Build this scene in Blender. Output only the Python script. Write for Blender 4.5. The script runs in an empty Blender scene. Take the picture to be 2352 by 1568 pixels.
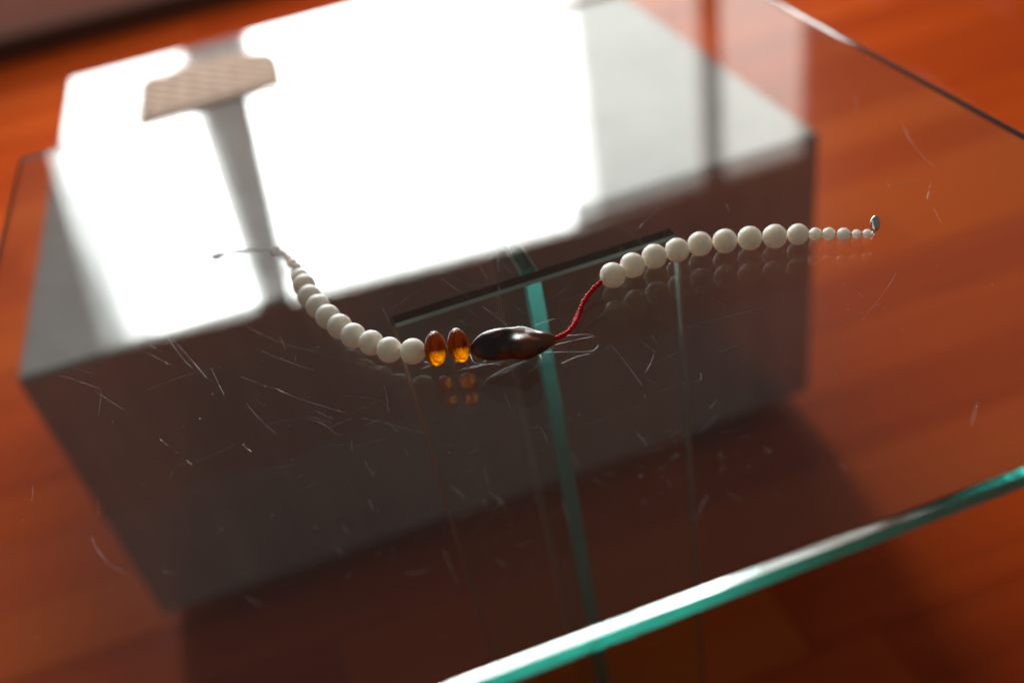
import bpy, bmesh, math, random
from mathutils import Vector, Matrix, noise

random.seed(7)
scene = bpy.context.scene
col = scene.collection

# ------------------------------------------------------------------ camera
# world: z = 0 is the upper face of the glass table top, +Y runs back to the window wall, metres
CX = Vector((0.94105021, -0.29965254, -0.15694855))     # image right in world axes
CY = Vector((-0.30539328, -0.55309036, -0.77512966))    # image down
CZ = Vector((0.14546284, 0.77736697, -0.61199768))      # view direction
CPOS = Vector((-0.05337683, -0.28368939, 0.2258009))
FPX = 2217.2326
cam_d = bpy.data.cameras.new('camera')
cam = bpy.data.objects.new('camera', cam_d)
col.objects.link(cam)
M = Matrix((CX, -CY, -CZ)).transposed().to_4x4()
M.translation = CPOS
cam.matrix_world = M
cam_d.sensor_width = 36.0
cam_d.lens = FPX / 2352 * 36
cam_d.clip_start = 0.01
cam_d.clip_end = 50
cam_d.dof.use_dof = True
cam_d.dof.focus_distance = 0.366
cam_d.dof.aperture_fstop = 3.5
scene.camera = cam

# ------------------------------------------------------------------ light
W_Y = 2.45            # window wall
SILL, HEAD = 0.12, 1.53
world = bpy.data.worlds.new('World')
scene.world = world
world.use_nodes = True
bg = world.node_tree.nodes['Background']
bg.inputs['Color'].default_value = (1.0, 0.92, 0.86, 1)
bg.inputs['Strength'].default_value = 0.088

# x range, head, radiance, colour: clear panes, dim strips added to soften their edges, two panes behind a thin blind
PANES = [(-0.88, -0.755, 1.56, 1.4, (1.0, 1.0, 0.98)),
         (-0.755, -0.665, 1.56, 3.2, (1.0, 1.0, 0.98)),
         (-0.665, -0.27, 1.56, 8.5, (1.0, 1.0, 0.98)),
         (-0.27, 0.765, 1.56, 15.0, (1.0, 1.0, 0.98)),
         (0.765, 0.86, 1.53, 3.2, (1.0, 0.98, 0.94)),
         (0.86, 1.25, 1.53, 1.3, (1.0, 0.95, 0.89)),
         (1.32, 1.63, 1.53, 1.45, (1.0, 0.92, 0.85))]
for x0, x1, hd, L, c in PANES:
    ld = bpy.data.lights.new('window_light', 'AREA')
    ld.shape = 'RECTANGLE'
    ld.size, ld.size_y = x1 - x0, hd - SILL
    ld.energy = L * math.pi * ld.size * ld.size_y
    ld.color = c
    lo = bpy.data.objects.new('window_light', ld)
    lo.location = ((x0 + x1) / 2, W_Y + 0.04, (SILL + hd) / 2)
    lo.rotation_euler = (math.radians(-90), 0, 0)
    col.objects.link(lo)
    try:
        ld.cycles.is_caustics_light = True
    except Exception:
        pass

scene.view_settings.view_transform = 'Standard'
scene.view_settings.look = 'None'
scene.view_settings.exposure = 0.08
scene.view_settings.gamma = 1.0
cy = scene.cycles
cy.use_denoising = True
try:
    cy.denoiser = 'OPENIMAGEDENOISE'
    cy.denoising_input_passes = 'RGB_ALBEDO_NORMAL'
except Exception:
    pass
cy.max_bounces = 90
cy.transmission_bounces = 90
cy.glossy_bounces = 90
cy.diffuse_bounces = 5
cy.transparent_max_bounces = 24
cy.caustics_refractive = True
cy.caustics_reflective = True
cy.blur_glossy = 0.2
cy.sample_clamp_indirect = 30

# ------------------------------------------------------------------ helpers
def ray(u, v):
    return CX * ((u - 1176) / FPX) + CY * ((v - 784) / FPX) + CZ

def on_z(u, v, z=0.0):
    """point of the horizontal plane z that is drawn at u, v (photo scaled to 2352 wide)"""
    q = ray(u, v)
    return CPOS + q * ((z - CPOS.z) / q.z)

def crop(x0, y0, s):
    """coordinates read off an enlarged crop, turned into 2352-wide photo coordinates"""
    return lambda x, y: (x0 + x * s, y0 + y * s)

def link(name, me, mat=None, parent=None, loc=None, smooth=False):
    o = bpy.data.objects.new(name, me)
    col.objects.link(o)
    if mat and not me.materials:
        me.materials.append(mat)
    if smooth:
        for p in me.polygons:
            p.use_smooth = True
    if parent:
        o.parent = parent
    if loc is not None:
        o.location = loc
    return o

def empty(name, loc, label, cat):
    o = bpy.data.objects.new(name, None)
    o.empty_display_size = 0.02
    o.location = loc
    o['label'] = label
    o['category'] = cat
    col.objects.link(o)
    return o

def mesh_from(bm, name):
    bmesh.ops.recalc_face_normals(bm, faces=bm.faces)
    me = bpy.data.meshes.new(name)
    bm.to_mesh(me)
    bm.free()
    return me

def box_mesh(name, x0, x1, y0, y1, z0, z1, bevel=0.0, seg=2):
    bm = bmesh.new()
    bmesh.ops.create_cube(bm, size=1)
    for v in bm.verts:
        v.co = Vector(((x0 + x1) / 2 + v.co.x * (x1 - x0), (y0 + y1) / 2 + v.co.y * (y1 - y0), (z0 + z1) / 2 + v.co.z * (z1 - z0)))
    if bevel:
        bmesh.ops.bevel(bm, geom=list(bm.edges), offset=bevel, segments=seg, profile=0.5, affect='EDGES')
    return mesh_from(bm, name)

def sphere_mesh(name, r, seg=40, rings=24, hole=0.0, squash=1.0):
    """bead: a ball round the local X axis with a drilled dimple at both ends"""
    prof = []
    for i in range(rings + 1):
        a = math.pi * i / rings
        prof.append((-math.cos(a) * r * squash, math.sin(a) * r))
    if hole:
        prof = [(x, y) for x, y in prof if y > hole]
        e = prof[0][0]
        prof = [(e + hole * 1.6, hole * 0.8), (e, hole)] + prof + [(-e, hole), (-e - hole * 1.6, hole * 0.8)]
    return lathe(name, prof, seg)

def lathe(name, prof, seg):
    vs, fs = [], []
    n = len(prof)
    for x, y in prof:
        for k in range(seg):
            a = 2 * math.pi * k / seg
            vs.append((x, math.cos(a) * max(y, 1e-7), math.sin(a) * max(y, 1e-7)))
    for i in range(n - 1):
        for k in range(seg):
            k2 = (k + 1) % seg
            fs.append((i * seg + k, (i + 1) * seg + k, (i + 1) * seg + k2, i * seg + k2))
    fs.append(tuple(range(seg)))
    fs.append(tuple((n - 1) * seg + k for k in reversed(range(seg))))
    me = bpy.data.meshes.new(name)
    me.from_pydata(vs, [], fs)
    bm = bmesh.new()
    bm.from_mesh(me)
    bmesh.ops.recalc_face_normals(bm, faces=bm.faces)
    bm.to_mesh(me)
    bm.free()
    return me

def catmull(pts, n=6):
    out = []
    P = [pts[0]] + list(pts) + [pts[-1]]
    for i in range(1, len(P) - 2):
        for k in range(n):
            t = k / n
            a, b, c, d = P[i - 1], P[i], P[i + 1], P[i + 2]
            out.append(0.5 * ((2 * b) + (c - a) * t + (2 * a - 5 * b + 4 * c - d) * t * t + (3 * b - a - 3 * c + d) * t ** 3))
    out.append(Vector(pts[-1]))
    return out

def tube_into(vs, fs, pts, r, seg=6, taper=False):
    base = len(vs)
    n = len(pts)
    up = Vector((0, 0, 1))
    for i, p in enumerate(pts):
        t = (pts[min(i + 1, n - 1)] - pts[max(i - 1, 0)])
        if t.length < 1e-9:
            t = Vector((1, 0, 0))
        t.normalize()
        s = t.cross(up)
        if s.length < 1e-4:
            s = Vector((1, 0, 0))
        s.normalize()
        w = s.cross(t)
        rr = r
        if taper:
            rr = r * (0.25 + 0.75 * math.sin(math.pi * (i + 0.35) / (n - 0.3)))
        for k in range(seg):
            a = 2 * math.pi * k / seg
            vs.append(tuple(p + s * (math.cos(a) * rr) + w * (math.sin(a) * rr)))
    for i in range(n - 1):
        for k in range(seg):
            k2 = (k + 1) % seg
            fs.append((base + i * seg + k, base + i * seg + k2, base + (i + 1) * seg + k2, base + (i + 1) * seg + k))
    fs.append(tuple(base + k for k in reversed(range(seg))))
    fs.append(tuple(base + (n - 1) * seg + k for k in range(seg)))

def tube_mesh(name, pts, r, seg=8, taper=False):
    vs, fs = [], []
    tube_into(vs, fs, pts, r, seg, taper)
    me = bpy.data.meshes.new(name)
    me.from_pydata(vs, [], fs)
    return me

# ------------------------------------------------------------------ materials
def new_mat(name):
    m = bpy.data.materials.new(name)
    m.use_nodes = True
    nt = m.node_tree
    return m, nt, nt.nodes['Principled BSDF'], nt.nodes['Material Output']

def node(nt, kind, **kw):
    n = nt.nodes.new(kind)
    for k, v in kw.items():
        if k in n.inputs:
            n.inputs[k].default_value = v
        else:
            setattr(n, k, v)
    return n

def ramp(nt, src, stops):
    r = nt.nodes.new('ShaderNodeValToRGB')
    while len(r.color_ramp.elements) < len(stops):
        r.color_ramp.elements.new(0.5)
    for e, (p, c) in zip(r.color_ramp.elements, stops):
        e.position = p
        e.color = (*c, 1)
    nt.links.new(src, r.inputs['Fac'])
    return r.outputs['Color']

def glass_mat(name, sig, rough=0.0, ior=1.52, ground=None):
    """ground = (axes, roughness): faces square to those axes are polished, all other edges are ground"""
    m = bpy.data.materials.new(name)
    m.use_nodes = True
    nt = m.node_tree
    nt.nodes.clear()
    out = nt.nodes.new('ShaderNodeOutputMaterial')
    g = node(nt, 'ShaderNodeBsdfGlass', IOR=ior, Roughness=rough)
    nt.links.new(g.outputs[0], out.inputs['Surface'])
    d = max(sig)
    v = node(nt, 'ShaderNodeVolumeAbsorption', Density=d)
    v.inputs['Color'].default_value = (1 - sig[0] / d, 1 - sig[1] / d, 1 - sig[2] / d, 1)
    nt.links.new(v.outputs[0], out.inputs['Volume'])
    if ground:
        axes, k, edge = ground
        ge = node(nt, 'ShaderNodeNewGeometry')
        sx = node(nt, 'ShaderNodeSeparateXYZ')
        nt.links.new(ge.outputs['True Normal'], sx.inputs[0])
        fac = None
        for a_ in axes:
            ab = node(nt, 'ShaderNodeMath', operation='ABSOLUTE')
            nt.links.new(sx.outputs['XYZ'.index(a_)], ab.inputs[0])
            iv = node(nt, 'ShaderNodeMath', operation='SUBTRACT')
            iv.inputs[0].default_value = 1.0
            nt.links.new(ab.outputs[0], iv.inputs[1])
            if fac is None:
                fac = iv
            else:
                mm = node(nt, 'ShaderNodeMath', operation='MULTIPLY')
                nt.links.new(fac.outputs[0], mm.inputs[0])
                nt.links.new(iv.outputs[0], mm.inputs[1])
                fac = mm
        raw = fac
        if edge:                                   # arrises as matt as the ground faces
            gt_ = node(nt, 'ShaderNodeMath', operation='GREATER_THAN')
            gt_.inputs[1].default_value = 0.02
            nt.links.new(fac.outputs[0], gt_.inputs[0])
            dm_ = node(nt, 'ShaderNodeMath', operation='MULTIPLY_ADD')
            dm_.inputs[1].default_value = edge - 1.0
            dm_.inputs[2].default_value = 1.0
            nt.links.new(fac.outputs[0], dm_.inputs[0])
            pr_ = node(nt, 'ShaderNodeMath', operation='MULTIPLY')
            nt.links.new(gt_.outputs[0], pr_.inputs[0])
            nt.links.new(dm_.outputs[0], pr_.inputs[1])
            fac = pr_
        mu = node(nt, 'ShaderNodeMath', operation='MULTIPLY')
        mu.inputs[1].default_value = k
        nt.links.new(fac.outputs[0], mu.inputs[0])
        nt.links.new(mu.outputs[0], g.inputs['Roughness'])
        if edge and edge < 0.9:                    # ground arrises scatter light
            lo_ = node(nt, 'ShaderNodeMath', operation='COMPARE')
            lo_.inputs[1].default_value = 0.09
            lo_.inputs[2].default_value = 0.08
            nt.links.new(raw.outputs[0], lo_.inputs[0])
            hf = node(nt, 'ShaderNodeMath', operation='MULTIPLY')
            hf.inputs[1].default_value = 0.85
            nt.links.new(lo_.outputs[0], hf.inputs[0])
            df = node(nt, 'ShaderNodeBsdfDiffuse')
            df.inputs['Color'].default_value = (0.62, 0.88, 0.80, 1)
            mx = node(nt, 'ShaderNodeMixShader')
            nt.links.new(hf.outputs[0], mx.inputs[0])
            nt.links.new(g.outputs[0], mx.inputs[1])
            nt.links.new(df.outputs[0], mx.inputs[2])
            nt.links.new(mx.outputs[0], out.inputs['Surface'])
    return m

SIG = (10.0, 3.3, 3.9)
M_TOP = glass_mat('float_glass_top', SIG, ground=('Z', 0.32, 0))
SIGP = (28.0, 5.0, 6.5)
M_PANEL = glass_mat('float_glass_panel', SIGP, ground=('YZ', 0.5, 0.15))
M_WEB = glass_mat('float_glass_web', SIGP, ground=('XZ', 0.55, 0.85))

# satin pale-metal plinth, faintly brushed
M_LACQ, nt, p, _ = new_mat('satin_metal_lacquer')
tc = node(nt, 'ShaderNodeTexCoord')
nz = node(nt, 'ShaderNodeTexNoise', Scale=5.0, Detail=6.0, Roughness=0.6)
nt.links.new(tc.outputs['Object'], nz.inputs['Vector'])
mp = node(nt, 'ShaderNodeMapping')
mp.inputs['Scale'].default_value = (60, 60, 3)
nt.links.new(tc.outputs['Object'], mp.inputs['Vector'])
n2 = node(nt, 'ShaderNodeTexNoise', Scale=1.0, Detail=5.0)
nt.links.new(mp.outputs[0], n2.inputs['Vector'])
av = node(nt, 'ShaderNodeMath', operation='MULTIPLY_ADD')
av.inputs[1].default_value = 0.35
nt.links.new(n2.outputs['Fac'], av.inputs[0])
m2 = node(nt, 'ShaderNodeMath', operation='MULTIPLY')
m2.inputs[1].default_value = 0.65
nt.links.new(nz.outputs['Fac'], m2.inputs[0])
nt.links.new(m2.outputs[0], av.inputs[2])
nt.links.new(ramp(nt, av.outputs[0], [(0.35, (0.40, 0.39, 0.38)), (0.65, (0.57, 0.555, 0.54))]), p.inputs['Base Color'])
nt.links.new(ramp(nt, av.outputs[0], [(0.35, (0.05,) * 3), (0.65, (0.11,) * 3)]), p.inputs['Roughness'])
p.inputs['Metallic'].default_value = 0.36
p.inputs['Specular IOR Level'].default_value = 0.4

# floor boards
M_WOOD, nt, p, _ = new_mat('red_hardwood')
tc = node(nt, 'ShaderNodeTexCoord')
oi = node(nt, 'ShaderNodeObjectInfo')
mp = node(nt, 'ShaderNodeMapping')
mp.inputs['Scale'].default_value = (2.2, 45, 10)
nt.links.new(tc.outputs['Object'], mp.inputs['Vector'])
ad = node(nt, 'ShaderNodeVectorMath', operation='ADD')
nt.links.new(mp.outputs[0], ad.inputs[0])
mu = node(nt, 'ShaderNodeMath', operation='MULTIPLY')
mu.inputs[1].default_value = 57.0
nt.links.new(oi.outputs['Random'], mu.inputs[0])
nt.links.new(mu.outputs[0], ad.inputs[1])
nz = node(nt, 'ShaderNodeTexNoise', Scale=1.0, Detail=6.0, Roughness=0.6)
nt.links.new(ad.outputs[0], nz.inputs['Vector'])
tone = node(nt, 'ShaderNodeMath', operation='MULTIPLY_ADD')
tone.inputs[1].default_value = 0.46
nt.links.new(oi.outputs['Random'], tone.inputs[0])
sc = node(nt, 'ShaderNodeMath', operation='MULTIPLY')
sc.inputs[1].default_value = 0.5
nt.links.new(nz.outputs['Fac'], sc.inputs[0])
nt.links.new(sc.outputs[0], tone.inputs[2])
nt.links.new(ramp(nt, tone.outputs[0], [(0.10, (0.34, 0.034, 0.003)), (0.40, (0.54, 0.070, 0.006)), (0.75, (0.64, 0.108, 0.012))]), p.inputs['Base Color'])
p.inputs['Roughness'].default_value = 0.3
bp = node(nt, 'ShaderNodeBump', Strength=0.08, Distance=0.002)
nt.links.new(nz.outputs['Fac'], bp.inputs['Height'])
nt.links.new(bp.outputs[0], p.inputs['Normal'])
p.inputs['Specular IOR Level'].default_value = 0.22

M_DARK, nt, p, _ = new_mat('dark_subfloor')
p.inputs['Base Color'].default_value = (0.03, 0.012, 0.008, 1)
p.inputs['Roughness'].default_value = 0.8

M_WALL, nt, p, _ = new_mat('plaster')
tc = node(nt, 'ShaderNodeTexCoord')
nz = node(nt, 'ShaderNodeTexNoise', Scale=6.0, Detail=6.0)
nt.links.new(tc.outputs['Object'], nz.inputs['Vector'])
nt.links.new(ramp(nt, nz.outputs['Fac'], [(0.3, (0.74, 0.68, 0.63)), (0.7, (0.82, 0.76, 0.71))]), p.inputs['Base Color'])
p.inputs['Roughness'].default_value = 0.85

M_SKIRT, nt, p, _ = new_mat('dark_skirting_wood')
p.inputs['Base Color'].default_value = (0.10, 0.055, 0.035, 1)
p.inputs['Roughness'].default_value = 0.5

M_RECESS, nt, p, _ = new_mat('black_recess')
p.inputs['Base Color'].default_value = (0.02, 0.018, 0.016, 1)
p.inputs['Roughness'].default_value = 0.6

# white beads: matt, a little light passes through
M_BEAD, nt, p, _ = new_mat('matt_cream_stone')
tc = node(nt, 'ShaderNodeTexCoord')
nz = node(nt, 'ShaderNodeTexNoise', Scale=180.0, Detail=4.0)
nt.links.new(tc.outputs['Object'], nz.inputs['Vector'])
nt.links.new(ramp(nt, nz.outputs['Fac'], [(0.3, (0.95, 0.87, 0.76)), (0.7, (0.97, 0.90, 0.80))]), p.inputs['Base Color'])
p.inputs['Roughness'].default_value = 0.42
p.inputs['Subsurface Weight'].default_value = 1.0
p.inputs['Subsurface Radius'].default_value = (1.0, 0.8, 0.62)
p.inputs['Subsurface Scale'].default_value = 0.013

M_RED, nt, p, _ = new_mat('matt_red_glass')
p.inputs['Base Color'].default_value = (0.72, 0.006, 0.012, 1)
p.inputs['Roughness'].default_value = 0.5
p.inputs['Specular IOR Level'].default_value = 0.2
p.inputs['Subsurface Weight'].default_value = 0.6
p.inputs['Subsurface Radius'].default_value = (1.0, 0.1, 0.1)
p.inputs['Subsurface Scale'].default_value = 0.0015

# clear amber with fine dark crackle lines
M_AMBER = glass_mat('clear_amber', (75.0, 180.0, 1000.0), rough=0.2, ior=1.5)
nt = M_AMBER.node_tree
g = next(n for n in nt.nodes if n.type == 'BSDF_GLASS')
out = next(n for n in nt.nodes if n.type == 'OUTPUT_MATERIAL')
tc = node(nt, 'ShaderNodeTexCoord')
mp = node(nt, 'ShaderNodeMapping')
mp.inputs['Rotation'].default_value = (0.5, 0.2, 0.6)
nt.links.new(tc.outputs['Object'], mp.inputs['Vector'])
wv = node(nt, 'ShaderNodeTexWave', Scale=120.0, Distortion=3.5, Detail=1.0)
wv.inputs['Detail Scale'].default_value = 0.6
nt.links.new(mp.outputs[0], wv.inputs['Vector'])
nt.links.new(ramp(nt, wv.outputs['Fac'], [(0.0, (0.10, 0.05, 0.03)), (0.13, (0.95, 0.93, 0.9)), (1.0, (1, 1, 1))]), g.inputs['Color'])
nz = node(nt, 'ShaderNodeTexNoise', Scale=260.0, Detail=2.0)
nt.links.new(tc.outputs['Object'], nz.inputs['Vector'])
bp = node(nt, 'ShaderNodeBump', Strength=0.25, Distance=0.0006)
nt.links.new(nz.outputs['Fac'], bp.inputs['Height'])
nt.links.new(bp.outputs[0], g.inputs['Normal'])
tl = node(nt, 'ShaderNodeBsdfTranslucent')
tl.inputs['Color'].default_value = (0.66, 0.29, 0.03, 1)
mx = node(nt, 'ShaderNodeMixShader')
mx.inputs[0].default_value = 0.5
nt.links.new(g.outputs[0], mx.inputs[1])
nt.links.new(tl.outputs[0], mx.inputs[2])
nt.links.new(mx.outputs[0], out.inputs['Surface'])

# dark amber nugget
M_NUG, nt, p, _ = new_mat('dark_amber')
tc = node(nt, 'ShaderNodeTexCoord')
nz = node(nt, 'ShaderNodeTexNoise', Scale=95.0, Detail=3.0)
nt.links.new(tc.outputs['Object'], nz.inputs['Vector'])
nt.links.new(ramp(nt, nz.outputs['Fac'], [(0.46, (0.034, 0.015, 0.012)), (0.62, (0.26, 0.065, 0.008))]), p.inputs['Base Color'])
p.inputs['Roughness'].default_value = 0.34
p.inputs['Specular IOR Level'].default_value = 0.9
p.inputs['Subsurface Weight'].default_value = 0.2
p.inputs['Subsurface Radius'].default_value = (1.0, 0.25, 0.05)
p.inputs['Subsurface Scale'].default_value = 0.006
p.inputs['Coat Weight'].default_value = 0.15
p.inputs['Coat Roughness'].default_value = 0.12
vo = node(nt, 'ShaderNodeTexVoronoi', Scale=330.0)
nt.links.new(tc.outputs['Object'], vo.inputs['Vector'])
pit = ramp(nt, vo.outputs['Distance'], [(0.0, (0, 0, 0)), (0.16, (1, 1, 1))])
n2 = node(nt, 'ShaderNodeTexNoise', Scale=240.0, Detail=2.0)
nt.links.new(tc.outputs['Object'], n2.inputs['Vector'])
ad = node(nt, 'ShaderNodeMath', operation='MULTIPLY_ADD')
ad.inputs[1].default_value = 0.35
nt.links.new(n2.outputs['Fac'], ad.inputs[0])
nt.links.new(pit, ad.inputs[2])
bp = node(nt, 'ShaderNodeBump', Strength=0.4, Distance=0.0005)
nt.links.new(ad.outputs[0], bp.inputs['Height'])
n3 = node(nt, 'ShaderNodeTexNoise', Scale=115.0, Detail=0.5)
nt.links.new(tc.outputs['Object'], n3.inputs['Vector'])
b2 = node(nt, 'ShaderNodeBump', Strength=0.8, Distance=0.007)
nt.links.new(n3.outputs['Fac'], b2.inputs['Height'])
nt.links.new(bp.outputs[0], b2.inputs['Normal'])
nt.links.new(b2.outputs[0], p.inputs['Normal'])

M_SILVER, nt, p, _ = new_mat('silver_metal')
p.inputs['Base Color'].default_value = (0.78, 0.76, 0.73, 1)
p.inputs['Metallic'].default_value = 1.0
p.inputs['Roughness'].default_value = 0.16

M_TAG, nt, p, _ = new_mat('dull_tin')
p.inputs['Base Color'].default_value = (0.86, 0.83, 0.83, 1)
p.inputs['Specular IOR Level'].default_value = 0.25
p.inputs['Roughness'].default_value = 0.7

M_THREAD, nt, p, _ = new_mat('clear_nylon')
p.inputs['Base Color'].default_value = (0.92, 0.94, 0.95, 1)
p.inputs['Roughness'].default_value = 0.15
p.inputs['Transmission Weight'].default_value = 0.25

M_STRING, nt, p, _ = new_mat('orange_lit_cord')
p.inputs['Base Color'].default_value = (0.95, 0.75, 0.45, 1)
p.inputs['Roughness'].default_value = 0.5

def veil(name, alpha):
    m, nt, p, out = new_mat(name)
    p.inputs['Base Color'].default_value = (0.85, 0.88, 0.9, 1)
    p.inputs['Roughness'].default_value = 0.35
    p.inputs['Alpha'].default_value = alpha
    return m
M_SCR = veil('scratch_bright', 0.9)
M_SCR2 = veil('scratch_faint', 0.5)

# corrugated card
M_CARD, nt, p, _ = new_mat('corrugated_card')
tc = node(nt, 'ShaderNodeTexCoord')
nz = node(nt, 'ShaderNodeTexNoise', Scale=40.0, Detail=5.0)
nt.links.new(tc.outputs['Object'], nz.inputs['Vector'])
nt.links.new(ramp(nt, nz.outputs['Fac'], [(0.3, (0.72, 0.51, 0.38)), (0.7, (0.80, 0.60, 0.47))]), p.inputs['Base Color'])
p.inputs['Roughness'].default_value = 0.9

# ------------------------------------------------------------------ setting: floor, wall
FLOOR = -0.535
floor = link('floor', box_mesh('floor', -2.6, 3.6, -1.2, W_Y, FLOOR - 0.05, FLOOR - 0.012), M_DARK)
floor['kind'] = 'structure'
PW = 0.092
plank_meshes = [box_mesh('plank', -l / 2, l / 2, -PW / 2 + 0.0002, PW / 2 - 0.0002, -0.012, 0, 0.0005, 1) for l in (0.78, 0.98, 1.22)]
for me in plank_meshes:
    me.materials.append(M_WOOD)
row = 0
y = W_Y - 0.012 - PW / 2
while y > -1.1:
    x = -2.5 + random.uniform(-0.5, 0.0) + 0.3 * (row % 3)
    x = max(x, -2.55)
    while x < 3.2:
        k = random.randrange(3)
        l = (0.78, 0.98, 1.22)[k]
        o = link('plank', plank_meshes[k], parent=floor, loc=(x + l / 2, y, FLOOR + random.uniform(-0.0003, 0.0003)))
        x += l + 0.0005
    y -= PW
    row += 1

def wall_mesh():
    bm = bmesh.new()
    def bx(x0, x1, z0, z1):
        r = bmesh.ops.create_cube(bm, size=1)
        for v in r['verts']:
            v.co = Vector(((x0 + x1) / 2 + v.co.x * (x1 - x0), W_Y + 0.06 + v.co.y * 0.12, (z0 + z1) / 2 + v.co.z * (z1 - z0)))
    def prism(pts, y0, y1):
        a = [bm.verts.new((x, y0, z)) for x, z in pts]
        b = [bm.verts.new((x, y1, z)) for x, z in pts]
        bm.faces.new(a)
        bm.faces.new(b[::-1])
        for k in range(len(pts)):
            k2 = (k + 1) % len(pts)
            bm.faces.new((a[k], b[k], b[k2], a[k2]))
    TOPZ = 1.60
    bx(-2.6, 3.6, FLOOR - 0.05, SILL)
    bx(-2.6, 3.6, TOPZ, 2.1)
    bx(-2.6, -0.88, SILL, TOPZ)
    bx(1.25, 1.32, SILL, TOPZ)
    bx(1.63, 3.6, SILL, TOPZ)
    # mullion between added side and head pieces, all slanted to trim the pane lamps
    prism([(-0.88, SILL), (-0.68, SILL), (-0.69, 0.70), (-0.83, 1.47), (-0.84, TOPZ), (-0.88, TOPZ)], W_Y + 0.001, W_Y + 0.03)
    prism([(-0.275, SILL), (-0.085, SILL), (-0.145, 0.80), (-0.225, 1.47), (-0.233, TOPZ), (-0.347, TOPZ), (-0.340, 1.47), (-0.308, 0.80)], W_Y + 0.002, W_Y + 0.031)
    prism([(-0.88, 1.452), (0.80, 1.545), (1.25, 1.53), (1.25, TOPZ), (-0.88, TOPZ)], W_Y + 0.004, W_Y + 0.033)
    bx(1.3205, 1.6295, 1.53, TOPZ - 0.0005)
    return mesh_from(bm, 'wall')
wall = link('wall', wall_mesh(), M_WALL)
wall['kind'] = 'structure'
link('skirting_board', box_mesh('skirting_board', -2.6, 3.6, W_Y - 0.014, W_Y - 0.001, FLOOR, FLOOR + 0.055, 0.003), M_SKIRT, wall)

# ------------------------------------------------------------------ white plinth
BX0, BX1, BY0, BY1, BT, BB = -0.316, 0.381, 0.396, 1.090, -0.200, -0.504
pl = empty('display_plinth', ((BX0 + BX1) / 2, (BY0 + BY1) / 2, FLOOR), 'large satin grey box plinth standing under the glass table on the wooden floor', 'plinth')
def child(name, me, mat, parent, smooth=False):
    """mesh given in world coordinates, put under a parent whose origin is its base"""
    o = link(name, me, mat, parent, smooth=smooth)
    o.matrix_parent_inverse = Matrix.Translation(parent.location).inverted()
    return o
body = child('body', box_mesh('body', BX0, BX1, BY0, BY1, BB, BT, 0.004, 3), M_LACQ, pl)
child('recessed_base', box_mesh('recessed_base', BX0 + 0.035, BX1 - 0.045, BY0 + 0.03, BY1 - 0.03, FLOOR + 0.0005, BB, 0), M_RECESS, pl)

# ------------------------------------------------------------------ corrugated card on the plinth
def card():
    out = [(320, 287), (645, 193), (640, 172), (636, 150), (628, 126), (612, 120), (588, 121), (560, 128), (520, 132), (495, 140), (470, 146), (440, 148), (412, 155), (392, 168), (365, 176), (340, 181), (330, 192), (327, 230)]
    P = [on_z(u, v, BT + 0.0008) for u, v in out]
    bm = bmesh.new()
    vs = [bm.verts.new(p_) for p_ in P]
    f = bm.faces.new(vs)
    bmesh.ops.triangulate(bm, faces=[f])
    r = bmesh.ops.extrude_face_region(bm, geom=list(bm.faces))
    for v in [g_ for g_ in r['geom'] if isinstance(g_, bmesh.types.BMVert)]:
        v.co.z += 0.0022
    me = mesh_from(bm, 'sheet')
    # flutes: rounded ribs laid across the sheet
    inside = [(p_.x, p_.y) for p_ in P]
    def pin(x, y):
        c = False
        n = len(inside)
        for i in range(n):
            x1, y1 = inside[i]
            x2, y2 = inside[(i + 1) % n]
            if (y1 > y) != (y2 > y) and x < (x2 - x1) * (y - y1) / (y2 - y1) + x1:
                c = not c
        return c
    ribs = []
    d = (on_z(560, 229, BT) - on_z(440, 216, BT)).normalized()
    nrm = Vector((-d.y, d.x, 0))
    pitch = abs((on_z(480, 220, BT) - on_z(480, 236, BT)).dot(nrm))
    c0 = sum(P, Vector()) / len(P)
    k = -14
    while k <= 14:
        seg = []
        for i in range(-60, 61):
            q = c0 + nrm * (k * pitch) + d * (i * 0.0025)
            if pin(q.x, q.y):
                seg.append(Vector((q.x, q.y, BT - 0.0030 + 0.0005 * math.sin(i * (0.40 + 0.03 * (k % 4)) + k * 2.7))))
        if len(seg) > 3:
            ribs.append(seg)
        k += 1
    return me, ribs
cd = empty('cardboard_piece', on_z(480, 220, BT), 'torn tan corrugated cardboard scrap lying on the grey plinth behind the glass', 'cardboard')
me, ribs = card()
child('sheet', me, M_CARD, cd)
for seg in ribs:
    child('flute', tube_mesh('flute', seg, 0.0085, 14), M_CARD, cd, True)

# ------------------------------------------------------------------ glass table
GX0, GX1, GYF, GYB, GT = -0.2165, 0.2515, -0.1300, 0.3255, 0.0088
gt = empty('glass_side_table', (0.02, 0.1, FLOOR), 'clear glass side table with green edges and scratched top carrying the bead bracelet', 'table')
def glass_top():
    bm = bmesh.new()
    def ring(inset, z):
        return [bm.verts.new((x, y, z)) for x, y in ((GX0 + inset, GYF + inset), (GX1 - inset, GYF + inset), (GX1 - inset, GYB - inset), (GX0 + inset, GYB - inset))]
    CH = 0.0015
    rings = [ring(0.0012, -GT), ring(0, -GT + 0.0012), ring(0, -CH), ring(CH, 0)]
    for a, b in zip(rings, rings[1:]):
        for k in range(4):
            bm.faces.new((a[k], a[(k + 1) % 4], b[(k + 1) % 4], b[k]))
    bm.faces.new(rings[0])
    bm.faces.new(rings[-1])
    return mesh_from(bm, 'table_top')
top = child('table_top', glass_top(), M_TOP, gt)
PT = -GT - 0.0002
AX0, AX1 = -0.040, 0.0885
AY0, AY1 = 0.0425, 0.0505
BXc = 0.0225
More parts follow.
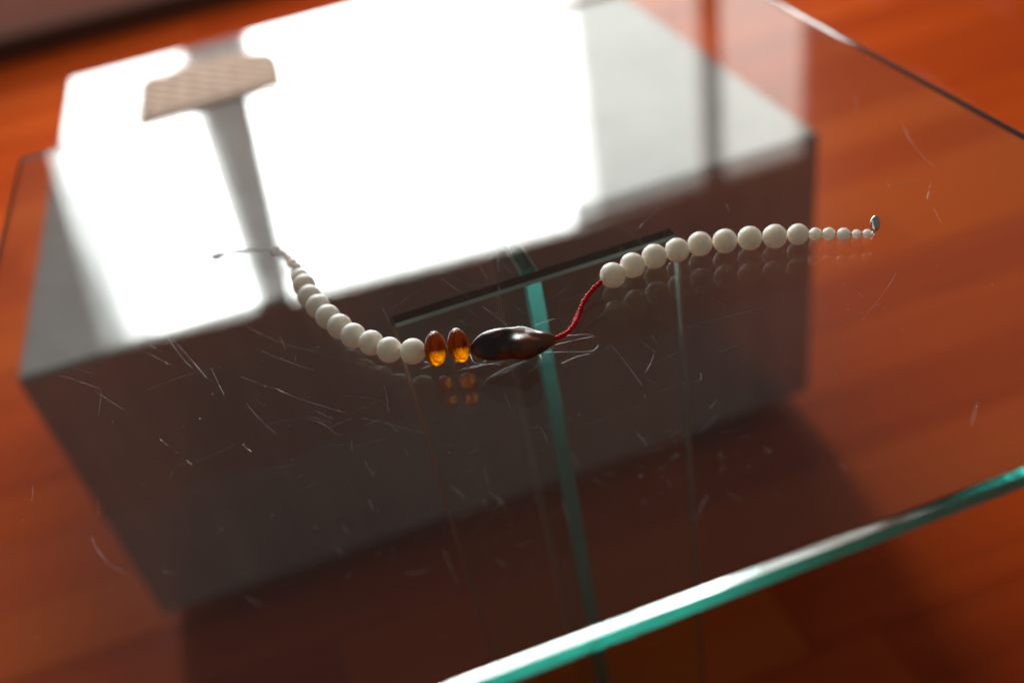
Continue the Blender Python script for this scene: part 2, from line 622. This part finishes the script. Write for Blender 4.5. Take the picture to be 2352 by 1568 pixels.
panels = [child('leg_panel', box_mesh('leg_panel', AX0, AX1, AY0, AY1, FLOOR + 0.0006, PT, 0.0012, 1), M_PANEL, gt),
          child('leg_panel', box_mesh('leg_panel', BXc - 0.004, BXc + 0.004, AY1 + 0.0002, 0.122, FLOOR + 0.0006, PT, 0.0012, 1), M_WEB, gt)]

# ------------------------------------------------------------------ bracelet
br = empty('bead_bracelet', (0.0, 0.0, 0.0), 'bracelet of cream, amber and red beads lying across the glass table top', 'bracelet')
Cr = crop(1286.2, 465.5, 0.3385)     # right string
Cl = crop(428.7, 526.7, 0.2604)      # left string
Ca = crop(918.7, 704.4, 0.2083)      # amber
def mpp(z_, u, v):
    """metres per 2352-photo pixel at a point"""
    return (on_z(u, v, z_) - CPOS).dot(CZ) / FPX
bead_cache = {}
def bead(cx, cy_, d_px, nxt, name='cream_bead', zc=None):
    d = d_px * mpp(0.005, cx, cy_)
    d = round(d * 0.985, 4)
    if d not in bead_cache:
        me = sphere_mesh('cream_bead', d / 2, 40, 24, hole=min(0.0007, d * 0.12), squash=0.985)
        me.materials.append(M_BEAD)
        for p_ in me.polygons:
            p_.use_smooth = True
        bead_cache[d] = me
    z_ = d / 2 + 0.0001 if zc is None else zc
    o = link(name, bead_cache[d], parent=br, loc=on_z(cx, cy_, z_))
    return o
right = [(357, 493, 178), (492, 425, 176), (640, 365, 174), (795, 322, 168), (950, 280, 170), (1120, 260, 168), (1288, 241, 168), (1458, 229, 168), (1616, 215, 148), (1733, 213, 90), (1824, 213, 92), (1925, 215, 92), (2012, 214, 64), (2085, 210, 62)]
rb = [bead(*Cr(x, y_), d * 0.3385, None) for x, y_, d in right]
left = [(1995, 1075, 236), (1787, 1062, 234), (1627, 1000, 232), (1470, 937, 229), (1350, 855, 227), (1245, 770, 224), (1160, 680, 220), (1085, 592, 214), (1040, 492, 205), (1003, 420, 160), (975, 335, 92), (935, 298, 98), (905, 250, 66), (878, 226, 56), (853, 203, 56)]
lb = [bead(*Cl(x, y_), d * 0.2604, None) for x, y_, d in left]
def aim(objs):
    for i, o in enumerate(objs):
        a = objs[max(i - 1, 0)].location
        b = objs[min(i + 1, len(objs) - 1)].location
        t = (b - a).normalized()
        o.rotation_euler = t.to_track_quat('X', 'Z').to_euler()
aim(rb)
aim(lb)

# threading cord of both strings
def cord(name, objs, ext0=None, ext1=None, r=0.00035, mat=M_SILVER):
    pts = [o.location.copy() for o in objs]
    if ext0 is not None:
        pts = [ext0] + pts
    if ext1 is not None:
        pts = pts + [ext1]
    return link(name, tube_mesh(name, catmull(pts, 4), r, 6), mat, br, smooth=True)
cord('wire', rb[8:])

# amber discs
def disc_mesh(r, h):
    prof = []
    n = 22
    for i in range(n + 1):
        a = math.pi * i / n
        x = -math.cos(a)
        prof.append((x * h / 2, r * (0.10 + 0.90 * math.sin(a) ** 1.3)))
    prof = [(prof[0][0] + 0.0015, 0.0004), (prof[0][0], 0.0008)] + prof[1:-1] + [(prof[-1][0], 0.0008), (prof[-1][0] - 0.0015, 0.0004)]
    return lathe('amber_disc', prof, 48)
Rd = 0.0067
dm = disc_mesh(Rd, 0.0084)
discs = []
for (x, y_), tz, ty in ((((393, 462)), -0.20, 0.10), (((648, 428)), -0.12, 0.02)):
    o = link('amber_disc', dm, M_AMBER, br, on_z(*Ca(x, y_), Rd + 0.0001), smooth=True)
    o.rotation_euler = (0, ty, tz)
    discs.append(o)
# the two discs are cut differently: give the second its own slightly fuller mesh
# dark nugget
# outline of the stone read off the photograph: x, upper edge, lower edge
OUT = [(779, 440, 480), (784, 425, 497), (800, 395, 525), (825, 365, 555), (880, 315, 585), (950, 288, 601), (1040, 272, 605), (1130, 255, 590), (1220, 229, 581), (1290, 208, 582), (1340, 202, 581), (1400, 212, 576), (1460, 234, 558), (1520, 254, 535), (1580, 270, 500), (1640, 283, 456), (1690, 300, 425), (1710, 318, 402), (1718, 340, 378)]
SEC = [(x, (a + b) / 2, b - a) for x, a, b in OUT]
def nugget():
    ZC = 0.0060
    seg = 40
    C = [on_z(*Ca(x, y_), ZC) for x, y_, d in SEC]
    ax = (C[-1] - C[0]).normalized()
    side = Vector((-ax.y, ax.x, 0)).normalized()
    up = ax.cross(side)
    vs, fs = [], []
    a_up = math.atan2(up.dot(-CY), side.dot(-CY))
    def lump(a, t):
        # flattened stone that twists along its length, with ridges and dents
        f = 1.0 + 0.20 * math.cos(2 * (a - (0.3 + 4.2 * t))) + 0.08 * math.cos(3 * a + 7 * t)
        return f + 0.19 * noise.noise(Vector((t * 4.2, math.cos(a) * 1.2, math.sin(a) * 1.2 + 3)))
    for i, ((x, y_, d), c) in enumerate(zip(SEC, C)):
        r = d * 0.2083 * mpp(ZC, *Ca(x, y_)) / 2
        t = i / (len(SEC) - 1)
        for k in range(seg):
            a = 2 * math.pi * k / seg
            dirv = side * math.cos(a) + up * math.sin(a)
            f = lump(a, t) / (0.5 * (lump(a_up, t) + lump(a_up + math.pi, t)) + 0.5 * (lump(a_up, t) - lump(a_up + math.pi, t)) * math.cos(a - a_up)) * 0.95
            p_ = c + dirv * (r * f)
            p_.z = max(p_.z, 0.00015)
            vs.append(tuple(p_ - C[8]))
    n = len(SEC)
    for i in range(n - 1):
        for k in range(seg):
            k2 = (k + 1) % seg
            fs.append((i * seg + k, i * seg + k2, (i + 1) * seg + k2, (i + 1) * seg + k))
    fs.append(tuple(reversed(range(seg))))
    fs.append(tuple((n - 1) * seg + k for k in range(seg)))
    me = bpy.data.meshes.new('amber_nugget')
    me.from_pydata(vs, [], fs)
    zmin = min(v[2] for v in vs)
    return me, C[8], zmin, C
nm, nloc, zmin, NC = nugget()
nug = link('amber_nugget', nm, M_NUG, br, nloc, smooth=True)
md = nug.modifiers.new('smooth', 'SUBSURF')
md.levels = md.render_levels = 1

# cord through last cream bead, discs and nugget
link('cord', tube_mesh('cord', catmull([lb[1].location.copy(), lb[0].location.copy(), discs[0].location.copy(), discs[1].location.copy(), NC[0].copy(), NC[4].copy()], 5), 0.00022, 6), M_STRING, br, smooth=True)

# red seed beads
red_px = [Ca(1738, 342), Ca(1800, 312), Ca(1860, 272), Ca(1910, 216), Ca(1942, 160), Ca(1970, 95), Ca(2000, 22)] + [Cr(100, 805), Cr(122, 750), Cr(150, 698), Cr(180, 640), Cr(215, 597), Cr(250, 562), Cr(292, 528)]
n = len(red_px)
pts = []
for i, (u, v) in enumerate(red_px):
    t = i / (n - 1)
    z_ = 0.0016 + 0.0034 * abs(2 * t - 1) ** 1.6
    pts.append(on_z(u, v, z_))
path = catmull(pts, 12)
seed_prof = []
for i in range(11):
    a = math.pi * i / 10
    seed_prof.append((-math.cos(a) * 0.00084, 0.00030 + 0.00078 * math.sin(a) ** 0.9))
seed = lathe('red_seed_bead', seed_prof, 16)
seed.materials.append(M_RED)
for p_ in seed.polygons:
    p_.use_smooth = True
step, acc, k = 0.00168, 0.0, 0
prev = path[0]
nextd = 0.0
tot = 0.0
for i in range(1, len(path)):
    a, b = path[i - 1], path[i]
    L = (b - a).length
    while nextd <= tot + L:
        t = (nextd - tot) / L
        o = link('red_seed_bead', seed, parent=br, loc=a.lerp(b, t) + Vector((random.uniform(-1, 1), random.uniform(-1, 1), random.uniform(-1, 1))) * 0.00013)
        q = (b - a).normalized() + Vector((random.uniform(-1, 1), random.uniform(-1, 1), random.uniform(-1, 1))) * 0.12
        o.rotation_euler = q.to_track_quat('X', 'Z').to_euler()
        s = random.uniform(0.84, 1.06)
        o.scale = (s, s * random.uniform(0.95, 1.04), s)
        nextd += step * random.uniform(0.94, 1.05)
    tot += L

# metal clasp at the right end: a dished oval standing on a small ring
def clasp_mesh():
    prof_o = [(0.0, 0.2), (0.10, 0.55), (0.18, 0.80), (0.30, 0.95), (0.55, 1.0), (0.80, 0.95), (0.95, 0.75), (1.0, 0.4), (1.0, 0.01)]
    seg = 36
    vs, fs = [], []
    for x, r in prof_o:
        for k in range(seg):
            a = 2 * math.pi * k / seg
            vs.append(((x - 0.5) * 0.0024, math.cos(a) * r * 0.0018, math.sin(a) * r * 0.0033))
    m_ = len(prof_o)
    for i in range(m_ - 1):
        for k in range(seg):
            k2 = (k + 1) % seg
            fs.append((i * seg + k, i * seg + k2, (i + 1) * seg + k2, (i + 1) * seg + k))
    # hollow side
    fs.append(tuple((m_ - 1) * seg + k for k in range(seg)))
    fs.append(tuple(reversed(range(seg))))
    me = bpy.data.meshes.new('clasp')
    me.from_pydata(vs, [], fs)
    return me
def ring_mesh(name, R_, r_, sx=1.0, seg=20, s2=8):
    vs, fs = [], []
    for i in range(seg):
        a = 2 * math.pi * i / seg
        for k in range(s2):
            b = 2 * math.pi * k / s2
            rr = R_ + r_ * math.cos(b)
            vs.append((rr * math.cos(a) * sx, rr * math.sin(a), r_ * math.sin(b)))
    for i in range(seg):
        for k in range(s2):
            i2, k2 = (i + 1) % seg, (k + 1) % s2
            fs.append((i * s2 + k, i2 * s2 + k, i2 * s2 + k2, i * s2 + k2))
    me = bpy.data.meshes.new(name)
    me.from_pydata(vs, [], fs)
    return me
Ck = crop(1806.8, 465.5, 0.1172)
cp = on_z(*Ck(1735, 410), 0.0046)
cl = link('clasp', clasp_mesh(), M_SILVER, br, cp, smooth=True)
cl.rotation_euler = (math.radians(-12), math.radians(14), math.radians(28))
rg = link('clasp_ring', ring_mesh('clasp_ring', 0.0008, 0.00025), M_SILVER, br, on_z(*Ck(1700, 610), 0.0011), smooth=True)
rg.rotation_euler = (math.radians(70), 0, math.radians(30))

# extension chain at the left end
Ch = crop(459.4, 539.0, 0.1172)
chain_px = [(1560, 345), (1470, 330), (1370, 318), (1280, 312), (1190, 308), (1100, 300), (1010, 296), (915, 318), (820, 330), (720, 335), (620, 338), (540, 352), (480, 385)]
link_me = ring_mesh('chain_link', 0.0010, 0.00032, 1.5, 16, 6)
link_me.materials.append(M_TAG)
for p_ in link_me.polygons:
    p_.use_smooth = True
cpts = catmull([on_z(*Ch(x, y_), 0.0010) for x, y_ in chain_px], 8)
tot = 0.0
nextd = 0.0
kk = 0
for i in range(1, len(cpts)):
    a, b = cpts[i - 1], cpts[i]
    L = (b - a).length
    while nextd <= tot + L:
        o = link('chain_link', link_me, parent=br, loc=a.lerp(b, (nextd - tot) / L))
        ang = math.atan2(b.y - a.y, b.x - a.x)
        o.rotation_euler = (math.radians(80 if kk % 2 else 12), 0, ang)
        nextd += 0.0024
        kk += 1
    tot += L
# lobster clasp lump where chain meets beads
lob = link('lobster_clasp', ring_mesh('lobster_clasp', 0.0017, 0.0006, 1.35, 24, 8), M_TAG, br, on_z(*Ch(1490, 320), 0.0022), smooth=True)
lob.rotation_euler = (math.radians(62), math.radians(10), math.radians(50))
for (x, y_), e in (((1545, 270), (20, 60, 10)), ((1420, 380), (70, 0, 80)), ((1520, 400), (35, 30, 120))):
    o = link('jump_ring', ring_mesh('jump_ring', 0.0013, 0.0003, 1.0, 18, 6), M_TAG, br, on_z(*Ch(x, y_), 0.0016), smooth=True)
    o.rotation_euler = [math.radians(v) for v in e]
# end tag: small lobed leaf
def tag_mesh():
    out = [(-130, 30), (-90, 52), (-20, 60), (20, 40), (70, 15), (130, -30), (110, -60), (60, -45), (30, -75), (-10, -60), (-30, -40), (-80, -25), (-120, 0)]
    bm = bmesh.new()
    P = [on_z(*Ch(370 + x, 468 + y_), 0.0) for x, y_ in out]
    P = [p_ for p_ in catmull(P + [P[0]], 3)][:-1]
    vs = [bm.verts.new((p_.x, p_.y, 0.0008)) for p_ in P]
    f = bm.faces.new(vs)
    r = bmesh.ops.extrude_face_region(bm, geom=[f])
    for v in [g_ for g_ in r['geom'] if isinstance(g_, bmesh.types.BMVert)]:
        v.co.z += 0.0014
    bmesh.ops.bevel(bm, geom=list(bm.edges), offset=0.0003, segments=2, affect='EDGES')
    return mesh_from(bm, 'end_tag')
link('end_tag', tag_mesh(), M_TAG, br)

# loose clear thread ends round the amber
Cz = crop(857.5, 514.5, 0.3385)
threads = [[(1070, 695), (1160, 665), (1235, 640)],
           [(1320, 757), (1440, 748), (1490, 760), (1350, 790), (1230, 820)],
           [(565, 995), (700, 970), (810, 945), (885, 928)],
           [(600, 985), (680, 965), (780, 950), (870, 955)],
           [(320, 985), (390, 958)], [(345, 935), (372, 942), (390, 958)],
           [(1120, 880), (1135, 920), (1090, 980), (1050, 1000)],
           [(1130, 885), (1145, 930), (1100, 985)],
           [(1160, 868), (1300, 868), (1480, 862), (1525, 820)],
           [(1280, 945), (1380, 900), (1470, 880)],
           [(655, 880), (668, 915), (690, 940), (760, 955)], [(625, 935), (645, 968)]]
for th in threads:
    P = []
    for i, (x, y_) in enumerate(th):
        z_ = 0.0002 + 0.0008 * math.sin(math.pi * i / max(1, len(th) - 1))
        P.append(on_z(*Cz(x, y_), z_))
    link('thread_end', tube_mesh('thread_end', catmull(P, 8), 0.00006, 5), M_THREAD, br, smooth=True)

# ------------------------------------------------------------------ scratches and dust on the glass
S1 = crop(367.5, 735, 0.2734)
S2 = crop(0, 735, 0.5314)
S3 = Cz
S4 = Cr
S5 = crop(1347.5, 0, 0.4271)
S6 = crop(857.5, 918.7, 0.414)
S7 = crop(1531.2, 796.2, 0.492)
bright = [(S1, [(980, 578), (1160, 655), (1410, 735), (1550, 780)]), (S1, [(1690, 820), (1850, 855), (2030, 900), (2240, 955)]),
          (S1, [(30, 80), (160, 220), (300, 375), (405, 500)]), (S1, [(310, 437), (380, 420), (495, 390), (500, 415)]),
          (S1, [(430, 400), (480, 510), (540, 630)]), (S1, [(1670, 748), (1740, 725)]), (S1, [(1768, 712), (1835, 685)]),
          (S1, [(1875, 667), (1910, 655)]), (S1, [(1408, 905), (1500, 865), (1615, 822)]), (S1, [(0, 1000), (25, 1018)]),
          (S1, [(35, 1030), (80, 1062)]), (S1, [(125, 1100), (157, 1125)]), (S1, [(220, 1175), (275, 1217)]),
          (S1, [(695, 1040), (712, 1050)]), (S1, [(715, 1062), (780, 1120)]), (S1, [(435, 605), (445, 630)]),
          (S2, [(245, 235), (340, 265), (430, 295)]), (S2, [(370, 222), (415, 235)]),
          (S3, [(120, 580), (220, 510), (325, 440)]), (S3, [(740, 560), (850, 640), (920, 700)]), (S3, [(1250, 535), (1350, 505), (1440, 475)]),
          (S3, [(1465, 140), (1510, 105), (1555, 80)]), (S3, [(980, 105), (1100, 120), (1290, 125)]),
          (S4, [(870, 830), (1050, 795), (1200, 755), (1390, 710)]), (S4, [(635, 1030), (615, 1090), (580, 1150)]),
          (S6, [(875, 155), (935, 148)]), (S6, [(950, 145), (1018, 128)]), (S6, [(535, 295), (585, 270)]),
          (S7, [(122, 168), (160, 150), (155, 118)]), (S5, [(1850, 980), (1830, 1075)]), (S5, [(1650, 1000), (1805, 985)])]
faint = [(S1, [(620, 0), (800, 90), (985, 180), (1250, 255), (1500, 325), (1750, 390), (1950, 455)]), (S1, [(680, 475), (870, 545), (980, 578)]),
         (S1, [(50, 130), (200, 330), (270, 400)]), (S1, [(1950, 640), (2100, 575), (2190, 550)]),
         (S1, [(860, 888), (1000, 850), (1170, 825), (1290, 840), (1400, 890), (1500, 960), (1620, 955)]),
         (S1, [(1190, 790), (1330, 830), (1440, 865)]), (S1, [(1300, 760), (1455, 828)]), (S1, [(1880, 550), (1905, 650), (1920, 760)]),
         (S1, [(1510, 632), (1700, 645), (1850, 680), (1910, 735), (1928, 765)]), (S1, [(130, 1225), (400, 1150), (630, 1045)]),
         (S1, [(1730, 880), (1870, 825)]), (S1, [(900, 1255), (1150, 1210)]), (S1, [(1600, 1070), (1900, 990)]), (S1, [(100, 500), (310, 437)]),
         (S2, [(440, 300), (425, 415)]), (S2, [(290, 195), (370, 222)]), (S2, [(395, 935), (430, 1005), (495, 1068), (570, 1098)]),
         (S2, [(700, 1080), (740, 1090), (785, 1080)]), (S2, [(1065, 1195), (1130, 1235)]), (S2, [(400, 300), (540, 390)]),
         (S3, [(450, 310), (700, 440), (930, 540)]), (S3, [(400, 330), (560, 440), (650, 500)]), (S3, [(640, 415), (800, 410), (880, 385)]), (S3, [(500, 275), (650, 265)]),
         (S3, [(380, 395), (560, 340), (680, 300)]), (S3, [(840, 180), (850, 330)]), (S3, [(690, 240), (780, 380)]),
         (S4, [(2045, 805), (2130, 700), (2225, 570), (2280, 480)]), (S4, [(2090, 622), (2148, 605)]), (S4, [(1075, 1018), (1225, 960)]),
         (S4, [(505, 200), (610, 95), (700, 0)]), (S4, [(400, 0), (430, 60)]), (S5, [(1865, 1120), (1905, 1195)]), (S5, [(1570, 1235), (1750, 1250)]),
         (S5, [(1440, 520), (1455, 560), (1440, 600)]), (S5, [(1700, 680), (1770, 800), (1880, 910)]),
         (S6, [(1110, 170), (1300, 92), (1510, 25)]), (S6, [(1660, 235), (1780, 170), (1920, 75)]), (S6, [(1470, 295), (1640, 260)]),
         (S6, [(1800, 185), (1900, 100)]), (S6, [(430, 470), (510, 545)]), (S6, [(1650, 330), (1700, 295)]), (S6, [(1590, 385), (1630, 350)]),
         (S6, [(170, 960), (300, 955)]), (S7, [(1420, 375), (1450, 260)]), (S7, [(240, 25), (310, 0)]), (S7, [(335, 80), (400, 45)])]
def scratches(name, lst, w, mat):
    vs, fs = [], []
    for fn, pl_ in lst:
        P = [on_z(*fn(x, y_), 0.00003) for x, y_ in pl_]
        P = catmull(P, 12) if len(P) > 2 else [P[0].lerp(P[1], t / 8) for t in range(9)]
        i0 = 0
        while i0 < len(P) - 2:                     # a scratch is a row of broken strokes
            i1 = min(len(P), i0 + random.randint(4, 16))
            tube_into(vs, fs, P[i0:i1], w * random.uniform(0.45, 1.3), 4, True)
            i0 = i1 - 1 + (random.random() < 0.35)
    me = bpy.data.meshes.new(name)
    me.from_pydata(vs, [], fs)
    o = link(name, me, mat, top)
    o.matrix_parent_inverse = top.matrix_parent_inverse @ Matrix.Identity(4)
    o.matrix_parent_inverse = Matrix.Identity(4)
    o['kind'] = 'stuff'
    return o
scratches('scratches', bright, 0.00007, M_SCR)
rnd = random.Random(3)
hair = []
ident = lambda x, y_: (x, y_)
for i in range(150):
    u, v = rnd.gauss(1080, 480), rnd.gauss(860, 250)
    a = rnd.choice((-0.35, -0.35, 0.5, 1.2, rnd.uniform(-1.5, 1.5))) + rnd.gauss(0, 0.15)
    L = rnd.uniform(5, 45) if rnd.random() < 0.85 else rnd.uniform(45, 130)
    p0 = on_z(u, v)
    if GX0 + 0.02 < p0.x < GX1 - 0.02 and GYF + 0.02 < p0.y < GYB - 0.02:
        p1 = on_z(u + L * math.cos(a), v + L * math.sin(a))
        if GX0 + 0.02 < p1.x < GX1 - 0.02 and GYF + 0.02 < p1.y < GYB - 0.02:
            b = rnd.uniform(-0.04, 0.04) * L
            hair.append((ident, [(u, v), (u + L / 2 * math.cos(a) - b * math.sin(a), v + L / 2 * math.sin(a) + b * math.cos(a)), (u + L * math.cos(a), v + L * math.sin(a))]))
scratches('fine_scratches', faint + hair, 0.00006, M_SCR2)

def dust():
    vs, fs = [], []
    n = 0
    while n < 900:
        if rnd.random() < 0.8:
            u, v = rnd.gauss(1050, 480), rnd.gauss(920, 260)
        else:
            u, v = rnd.uniform(0, 2352), rnd.uniform(250, 1500)
        p_ = on_z(u, v)
        if not (GX0 + 0.006 < p_.x < GX1 - 0.006 and GYF + 0.006 < p_.y < GYB - 0.006):
            continue
        s = rnd.choice((0.00005, 0.00007, 0.00009, 0.00009, 0.00014)) * rnd.uniform(0.7, 1.3)
        b = len(vs)
        a = rnd.uniform(0, 6.28)
        st = rnd.uniform(1, 2.6)
        ca, sa = math.cos(a), math.sin(a)
        for x, y_, z_ in ((1, 0, 0), (0, 1, 0), (-1, 0, 0), (0, -1, 0), (0, 0, 1)):
            x *= st
            vs.append((p_.x + (x * ca - y_ * sa) * s, p_.y + (x * sa + y_ * ca) * s, 0.00004 + z_ * s))
        fs += [(b, b + 1, b + 4), (b + 1, b + 2, b + 4), (b + 2, b + 3, b + 4), (b + 3, b, b + 4), (b + 3, b + 2, b + 1, b)]
        n += 1
    me = bpy.data.meshes.new('dust')
    me.from_pydata(vs, [], fs)
    o = link('dust', me, M_SCR, top)
    o['kind'] = 'stuff'
dust()

# light that reaches things through the flat glass
bpy.context.view_layer.update()
def flag(o, **kw):
    for k, v in kw.items():
        try:
            setattr(o.cycles, k, v)
        except Exception:
            pass
flag(top, is_caustics_caster=True)
for p_ in panels:
    flag(p_, is_caustics_caster=False, is_caustics_receiver=True)
for o in [body] + list(floor.children) + list(cd.children):
    flag(o, is_caustics_receiver=True)
